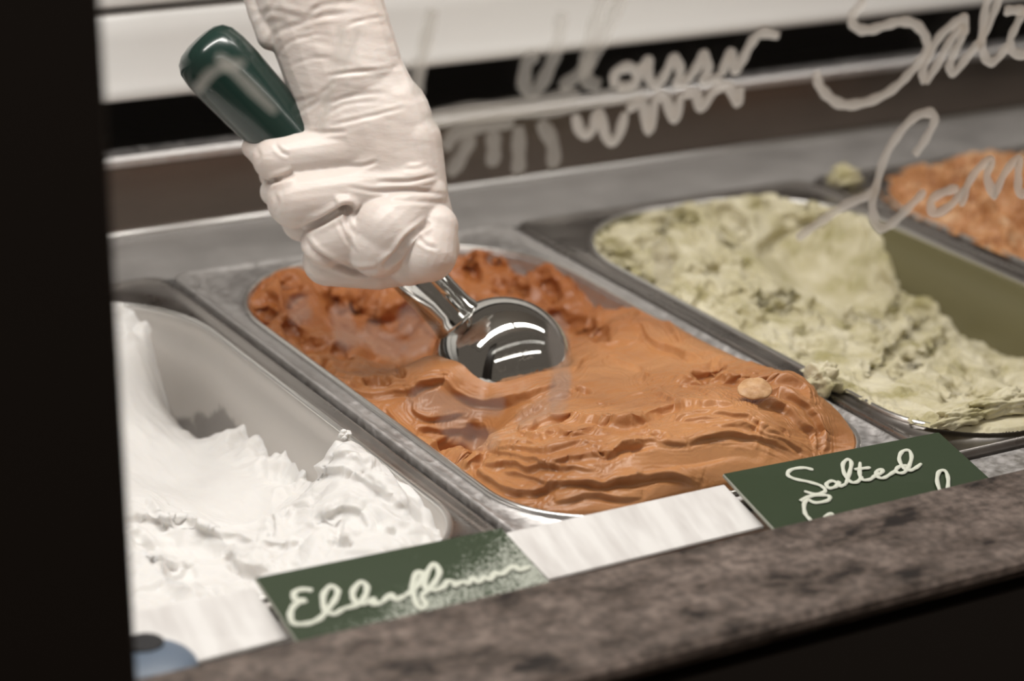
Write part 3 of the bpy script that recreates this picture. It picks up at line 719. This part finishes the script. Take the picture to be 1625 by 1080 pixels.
me = bpy.data.meshes.new('tmp'); bmesh.ops.recalc_face_normals(bm, faces=bm.faces); bm.to_mesh(me); bm.free()
to = link(bpy.data.objects.new('tmp', me))
md = to.modifiers.new('r', 'REMESH'); md.mode = 'VOXEL'; md.voxel_size = .0007; md.use_smooth_shade = True
md = to.modifiers.new('s', 'SMOOTH'); md.iterations = 5; md.factor = .5
dg = bpy.context.evaluated_depsgraph_get(); ev = to.evaluated_get(dg); me2 = bpy.data.meshes.new_from_object(ev)
nv = len(me2.vertices); co = np.empty(nv*3, np.float32); me2.vertices.foreach_get('co', co); co = co.reshape(-1, 3).astype(float)
no = np.empty(nv*3, np.float32); me2.vertices.foreach_get('normal', no); no = no.reshape(-1, 3).astype(float)
nl = len(me2.loops); vi = np.empty(nl, np.int32); me2.loops.foreach_get('vertex_index', vi)
lt = np.array([p.loop_total for p in me2.polygons]); quads = vi.reshape(-1, 4) if (lt == 4).all() else None
q = (co-CAM) @ M.T; px = q[:, 0]/q[:, 2]*F+C0[0]; py = q[:, 1]/q[:, 2]*F+C0[1]
facing = np.clip((no*(CAM-co)).sum(1)/np.linalg.norm(CAM-co, axis=1), 0, 1)
disp = np.zeros(nv)
K = (360, 100, 2.92); K1 = (260, 0, 2.25)
CR = [(K, [(190,552),(250,535),(310,512)], 3.0, 4), (K, [(370,765),(440,735),(520,690),(590,662)], 3.2, 5), (K, [(520,690),(550,680),(570,700)], 4.5, 7), (K, [(720,945),(790,880),(840,810),(940,735)], 3.0, 4),
 (K, [(350,800),(400,870),(480,920),(600,965),(700,960)], 2.4, 4), (K, [(560,690),(560,740),(590,800)], 1.3, 4),
 (K, [(480,290),(650,250),(830,205)], .9, 3), (K, [(280,250),(380,205),(450,150)], .8, 3), (K, [(690,550),(850,548),(980,520)], .9, 3), (K, [(560,575),(700,595),(850,590),(1020,610)], .7, 3),
 (K, [(520,730),(550,800),(600,885)], .8, 3), (K, [(870,790),(920,840),(980,860)], .7, 3), (K, [(300,315),(400,322),(560,318)], .7, 3), (K, [(220,370),(250,410),(290,430)], .7, 3),
 (K, [(130,380),(150,430),(140,470)], .5, 3), (K, [(220,600),(235,650),(225,700)], .6, 3), (K, [(300,180),(420,150),(500,90)], .6, 3), (K, [(450,190),(600,150),(740,135)], .6, 3), (K, [(440,75),(560,45),(720,42)], .6, 3),
 (K, [(440,250),(560,190),(700,180)], .5, 3), (K, [(560,480),(640,475),(700,455)], .6, 3), (K, [(700,640),(850,640),(1000,650)], .5, 3), (K, [(820,490),(880,490),(930,475)], .5, 3),
 (K1, [(370,170),(400,120),(470,90),(560,60),(700,40)], 1.1, 4), (K1, [(400,210),(450,150),(560,120)], .7, 3), (K1, [(300,60),(400,40),(500,60),(560,20),(640,10)], .9, 4), (K1, [(640,95),(720,70),(790,60)], .7, 3),
 (K1, [(560,270),(700,255),(840,240)], .7, 3), (K1, [(330,110),(360,60),(400,0)], .8, 4), (K1, [(440,240),(520,210),(600,205)], .5, 3)]
rng = np.random.RandomState(3)
for (ox, oy, s), pts, dep, wd in CR:
    pl = catmull(cr(ox, oy, s, pts), 4)
    lo = pl.min(0)-25; hi = pl.max(0)+25; m_ = (px > lo[0]) & (px < hi[0]) & (py > lo[1]) & (py < hi[1]) & (facing > .05)
    if not m_.any(): continue
    d, sg, par = pdist(px[m_], py[m_], pl)
    fade = np.sqrt(np.clip(par*4, 0, 1)*np.clip((1-par)*4, 0, 1)); fade[(par <= 0) | (par >= 1)] = 0
    wk = .65 if pl[:, 1].mean() < 195 else 1.25
    disp[m_] += wk*fade*.00062*dep*(-np.exp(-(d/wd)**2)+.55*np.exp(-((d-wd*2.2)/(wd*1.1))**2))*facing[m_]**.5
# fine stretched folds across the wrist and the back of the hand
u = px*.97+py*.25; v = py*.97-px*.22
wr = np.exp(-((py-90)/110)**2); disp += facing*(wr*.00025+.0001)*(fbm(u*.006, v*.045, 2))
disp += .0004*np.exp(-((py-15)/40)**2)*noise(u*.015, v*.04)
co += no*disp[:, None]
person = empty('person', tuple(P((500, -60), d=DH)))
if quads is not None: gh = mesh('glove', co, quads, M_glove, person)
else: gh = mesh('glove', co, [tuple(vi[p.loop_start:p.loop_start+p.loop_total]) for p in me2.polygons], M_glove, person)
gh['label'] = 'wrinkled white latex glove closed in a fist'
bpy.data.objects.remove(to); bpy.data.meshes.remove(me2)
# rolled cuff and sleeve above the frame
for nm, pa, r0, pb, r1, mt in (('sleeve', (445, -330), 112, (380, -900), 150, simple('white_sleeve', (.6, .58, .55), .8)),):
    bm = bmesh.new(); blob(bm, (*pa, -40, r0), (*pb, -200, r1), .8, 32)
    bmobj(nm, bm, mt, person, True)
tag(person, "person's right hand in a white latex glove reaching down and gripping the scoop handle", 'person')

# ------------------------------------------------------------------ cards
def slab(pts, th):
    """solid plate from four world corners, th downward"""
    pts = [Vector(p) for p in pts]; n = (pts[1]-pts[0]).cross(pts[3]-pts[0]).normalized()
    if n.z < 0: n = -n
    bm = bmesh.new(); a = [bm.verts.new(p) for p in pts]; b_ = [bm.verts.new(p-n*th) for p in pts]
    bm.faces.new(a); bm.faces.new(b_[::-1])
    for i in range(4): j = (i+1) % 4; bm.faces.new((a[i], a[j], b_[j], b_[i]))
    return bm, n
def card(name, quad, zt, zb, mface, label, group, text=None, tw=.0016, medge=None):
    c = [P(quad[0], z=zt), P(quad[1], z=zt), P(quad[2], z=zb), P(quad[3], z=zb)]
    r = empty(name, tuple(np.mean(c, 0)))
    bm, n = slab(c, .0014); bmobj('card_edge' if medge else 'sheet', bm, medge or mface, r, False, .0002, 1)
    if medge:
        k = np.mean(c, 0); c2 = [p+(k-p)*.008+np.array(n)*.0003 for p in c]
        bm, _ = slab(c2, .0004); bmobj('card_face', bm, mface, r)
    if text:
        nn = np.array(n); k = np.array(c[0]); pol = []
        for pl in text:
            row = []
            for p in pl:
                rd = P(p, d=1)-CAM; t_ = ((k-CAM) @ nn+.0004)/(rd @ nn); row.append(CAM+rd*t_)
            pol.append(row)
        V, Fc = strokes(pol, tw, nn, .0003); mesh('lettering', V, Fc, M_chalk, r)
    tag(r, label, 'card', group); return r
T1 = (1100, 640, 3.095); T2 = (420, 780, 3.385)
SALTED = [[(590,325),(540,315),(480,325),(465,350),(500,370),(570,385),(630,405),(648,430),(600,445),(545,430)],
 [(705,388),(680,380),(655,395),(668,415),(700,408),(715,385),(722,405),(750,395)], [(750,395),(768,340),(777,290),(758,275),(735,300),(745,350),(775,385),(805,385),(830,360)],
 [(820,290),(818,350),(835,375),(870,372),(895,352)], [(790,325),(830,320),(870,315)], [(895,352),(925,340),(930,324),(905,330),(900,355),(930,366),(960,352),(1000,325)],
 [(1055,305),(1015,308),(995,330),(1020,342),(1050,325),(1072,270),(1062,232),(1028,235),(1012,270),(1030,312),(1060,328),(1090,318),(1120,295)],
 [(525,480),(560,460),(620,450),(668,455),(660,476),(600,487),(560,468)], [(565,470),(545,495),(550,540),(570,565),(600,600)], [(1215,440),(1198,380),(1208,335),(1238,332),(1252,370),(1250,430)],
 [(640,560),(680,540),(690,570)], [(760,560),(790,530),(800,570)], [(900,540),(930,510),(950,550)]]
ELDER = [[(258,530),(215,523),(165,535),(160,575),(220,580)], [(225,582),(165,605),(138,655),(155,705),(225,708),(290,685),(330,645)], [(330,645),(378,580),(392,530),(355,508),(315,555),(325,635),(375,655),(420,630)],
 [(420,630),(500,605),(540,560),(548,505),(512,488),(472,540),(490,592),(550,602)], [(550,602),(590,575),(580,605),(630,595)], [(630,595),(680,550),(700,580),(760,555)],
 [(760,560),(825,500),(850,445),(820,432),(795,500),(808,580),(835,625),(868,605),(840,560)], [(840,560),(900,505),(938,435),(912,388),(870,440),(862,510),(900,535)],
 [(900,535),(960,512),(985,482),(1025,490),(1020,505),(1065,480)], [(1065,480),(1095,492),(1120,465),(1150,485),(1185,455)], [(1185,455),(1215,470),(1240,432),(1270,450)], [(1270,450),(1310,415),(1350,398),(1365,420),(1425,402)]]
cvt = lambda T, L_: [[(T[0]+a/T[2], T[1]+b_/T[2]) for a, b_ in pl] for pl in L_]
# frosted green card material: ice crystals across the lower right half
M_cardf, N, L, b = mat('frosted_green_card')
t = tex(N, L, 900, 6, .75); t4 = tex(N, L, 30, 3)
tc = N.new('ShaderNodeTexCoord'); sp = N.new('ShaderNodeSeparateXYZ'); L.new(tc.outputs['Object'], sp.inputs[0])
ma = N.new('ShaderNodeMath'); ma.operation = 'MULTIPLY_ADD'; L.new(sp.outputs[0], ma.inputs[0]); ma.inputs[1].default_value = 2.6; ma.inputs[2].default_value = -.05
mb = N.new('ShaderNodeMath'); mb.operation = 'MULTIPLY_ADD'; L.new(sp.outputs[1], mb.inputs[0]); mb.inputs[1].default_value = -7.5; L.new(ma.outputs[0], mb.inputs[2])
mn = N.new('ShaderNodeMath'); mn.operation = 'MINIMUM'; L.new(mb.outputs[0], mn.inputs[0]); mn.inputs[1].default_value = .045
mc = N.new('ShaderNodeMath'); mc.operation = 'ADD'; L.new(mn.outputs[0], mc.inputs[0]); L.new(t.outputs[0], mc.inputs[1])
md_ = N.new('ShaderNodeMath'); md_.operation = 'MULTIPLY_ADD'; L.new(t4.outputs[0], md_.inputs[0]); md_.inputs[1].default_value = .35; L.new(mc.outputs[0], md_.inputs[2])
r = ramp(N, L, md_.outputs[0], [(.70, (.022, .040, .013)), (.755, (.42, .44, .38))]); L.new(r.outputs[0], b.inputs['Base Color']); b.inputs['Roughness'].default_value = .5; b.inputs['Specular IOR Level'].default_value = .25

G = 'green flavour cards along the front'; GW = 'blank white cards along the front'
card('flavour_card', [(405, 917), (797, 838), (888, 940), (482, 1035)], .0115, .001, M_cardf, 'frosted dark green card lettered Elderflower in white script', G, cvt(T2, ELDER), .0025, M_edge)
card('flavour_card', [(1147, 752), (1490, 686), (1585, 772), (1240, 852)], .0115, .001, M_card, 'dark green card lettered Salted in white script at the right', G, cvt(T1, SALTED), .0019, M_edge)
card('blank_card', [(801, 845), (1149, 768), (1213, 834), (871, 918)], .0085, -.0005, M_paper, 'blank white card between the two green cards', GW)
card('blank_card', [(60, 1000), (404, 932), (458, 1011), (125, 1096)], .0085, -.0005, M_paper, 'blank white card at the lower left beside the dark post', GW)

# blue-grey clip on the left white card; a black disc stands for its dark hole
cc = P((236, 1050), z=.0045)
bm = bmesh.new(); bmesh.ops.create_uvsphere(bm, u_segments=32, v_segments=16, radius=1)
for v in bm.verts: v.co = Vector((v.co.x*.0155, v.co.y*.017-.003, max(v.co.z, -.3)*.006))
bm.transform(Matrix.Translation(cc)); clip = empty('clip', tuple(cc)); bmobj('clip_body', bm, M_blue, clip, True)
bm = bmesh.new(); bmesh.ops.create_cone(bm, cap_ends=True, segments=28, radius1=.0062, radius2=.0066, depth=.0024)
bm.transform(Matrix.Translation(P((230, 1022), z=.0100))); h_ = bmobj('disc', bm, M_black, clip, False, .0004, 2); h_['label'] = 'black round disc standing for the dark hole in the clip'
tag(clip, 'rounded blue-grey plastic clip with a dark hole on the lower left card', 'clip')

# ------------------------------------------------------------------ glass, its writing and painted reflections, and the post
YG = gyb+.0006
pane = empty('window_1', (.3, YG, .2)); pane['kind'] = 'structure'; pane['label'] = 'clear front glass of the case with flavour names written on it'
xl_ = float(P((190, 500), y=YG)[0])-.015
bm = box(xl_, 1.2, YG, YG+.003, -.012, .62); bmobj('pane', bm, M_glass, pane)
G1 = (1225, 0, 2.8425); G2 = (660, 0, 2.708); G3 = (260, 0, 2.25)
INK_REFL = cvt(G1, [[(420,0),(375,50),(360,95),(395,130),(450,132),(520,110),(590,95),(650,112),(690,160),(700,220),(670,270),(620,330),(560,390),(480,440),(390,468),(310,468),(250,430),(212,380),(200,320)],
 [(870,160),(868,85),(830,100),(760,160),(712,240),(680,320),(690,375)], [(690,375),(745,290),(800,190),(860,100)], [(866,110),(850,180),(815,250),(800,305),(825,322),(880,255),(940,185)],
 [(925,210),(985,90),(1020,0),(1030,-50),(1000,-60),(970,0),(950,120),(948,220),(975,275),(1010,268),(1065,200)], [(1140,40),(1105,110),(1075,180),(1090,235),(1160,250)], [(1045,48),(1100,45),(1160,50)],
 [(110,1075),(230,990),(330,925),(430,880),(470,840)], [(460,890),(500,730),(560,620),(640,530),(710,508),(732,545),(690,630),(640,700)], [(480,800),(452,900),(465,1000),(500,1028),(560,990),(620,930),(690,860)],
 [(840,850),(790,860),(720,900),(730,960),(800,930),(870,850)], [(855,930),(880,840),(930,760),(990,722),(970,800),(1010,895)], [(1000,890),(1050,780),(1110,715),(1110,800),(1120,870),(1200,860)]])
INK_REFL += cvt(G2, [[(1310,325),(1350,225),(1370,300),(1400,260),(1440,185),(1485,140),(1560,152)], [(1160,350),(1205,290),(1235,235),(1255,290),(1235,345),(1310,330)], [(960,300),(1000,262),(1000,330),(1035,365),(1070,320),(1110,250),(1135,300),(1125,360),(1165,350)],
 [(850,375),(860,310),(920,288),(955,325),(920,370),(865,372)], [(680,490),(712,570),(755,560),(785,480),(820,592),(865,590),(900,480)], [(905,470),(970,440),(1000,562),(1030,430),(1070,420),(1110,512),(1140,400)], [(1150,400),(1200,400),(1222,460),(1290,380),(1340,368),(1380,440),(1395,370)]])  # lower loops: reflection of the writing, painted as mirrored strokes
FNT_REFL = cvt(G2, [[(630,50),(605,200),(565,310),(515,390),(468,370),(478,265),(525,235)], [(620,380),(730,290),(790,190),(850,60),(880,-10),(812,-20),(768,100),(735,240),(735,340),(790,370)],
 [(75,40),(40,180),(10,300),(0,420)], [(440,540),(442,640),(440,745)], [(530,520),(585,610),(592,720)], [(330,560),(335,640),(328,715)], [(240,580),(190,680),(140,750)],  # all but the first stroke paint the mirrored reflection of the letters
 [(30,520),(300,480),(560,470),(800,420),(1000,400)], [(120,640),(170,570),(260,540),(420,520)], [(60,500),(260,470),(460,450),(700,400)]])
FN2 = cvt(G3, [[(190,195),(290,290),(400,400)], [(640,90),(620,220),(590,340),(560,470)], [(700,100),(660,200),(640,260)], [(960,40),(930,180),(905,330)], [(110,330),(180,250),(290,220)]])
def onpane(pl): return [P(p, y=YG-.0003) for p in pl]
V, Fc = strokes([onpane(p) for p in INK_REFL], .0043, (0, -1, 0), .0003); o = mesh('lettering', V, Fc, M_ink_refl, pane); o['label'] = 'grey handwritten flavour names and their painted mirror reflection'
V, Fc = strokes([onpane(p) for p in FNT_REFL], .0058, (0, -1, 0), .0003); o = mesh('faint_strokes', V, Fc, M_inkfaint_refl, pane)
V, Fc = strokes([onpane(p) for p in FN2], .0034, (0, -1, 0), .0003); mesh('faint_strokes', V, Fc, M_inkfaint_refl, pane)
RFL = [[(540,485),(545,520),(560,550)], [(575,520),(610,545),(640,560)], [(640,530),(650,500),(660,490)], [(650,625),(700,640),(760,645),(800,640)], [(700,660),(740,690),(790,700)], [(880,500),(890,580),(885,660)], 
      [(900,590),(870,640),(820,670)], [(1045,380),(1050,420),(1060,450)], [(470,470),(480,510)], [(640,560),(670,540),(680,510)]]
V, Fc = strokes([onpane(p) for p in RFL], .0085, (0, -1, 0), .0003); mesh('reflection_blob', V, Fc, M_reflblob, pane)  # translucent blobs painted as reflections of the lettering in the glass

# post
YP = -.105
pa = P((163, 0), y=YP-.02); pb = P((221, 1080), y=YP-.02); xr = float((pa[0]+pb[0])/2)
bm = box(xr-.16, xr, YP-.02, YP+.012, zg+.0005, .66)
lean = (pa[0]-pb[0])/(pa[2]-pb[2])
for v_ in bm.verts: v_.co.x += (v_.co.z-float(pa[2]+pb[2])/2)*lean
tag(bmobj('corner_post', bm, M_post, None, False, .0025, 3), 'dark brown upright post at the left edge in front of the glass', 'post')
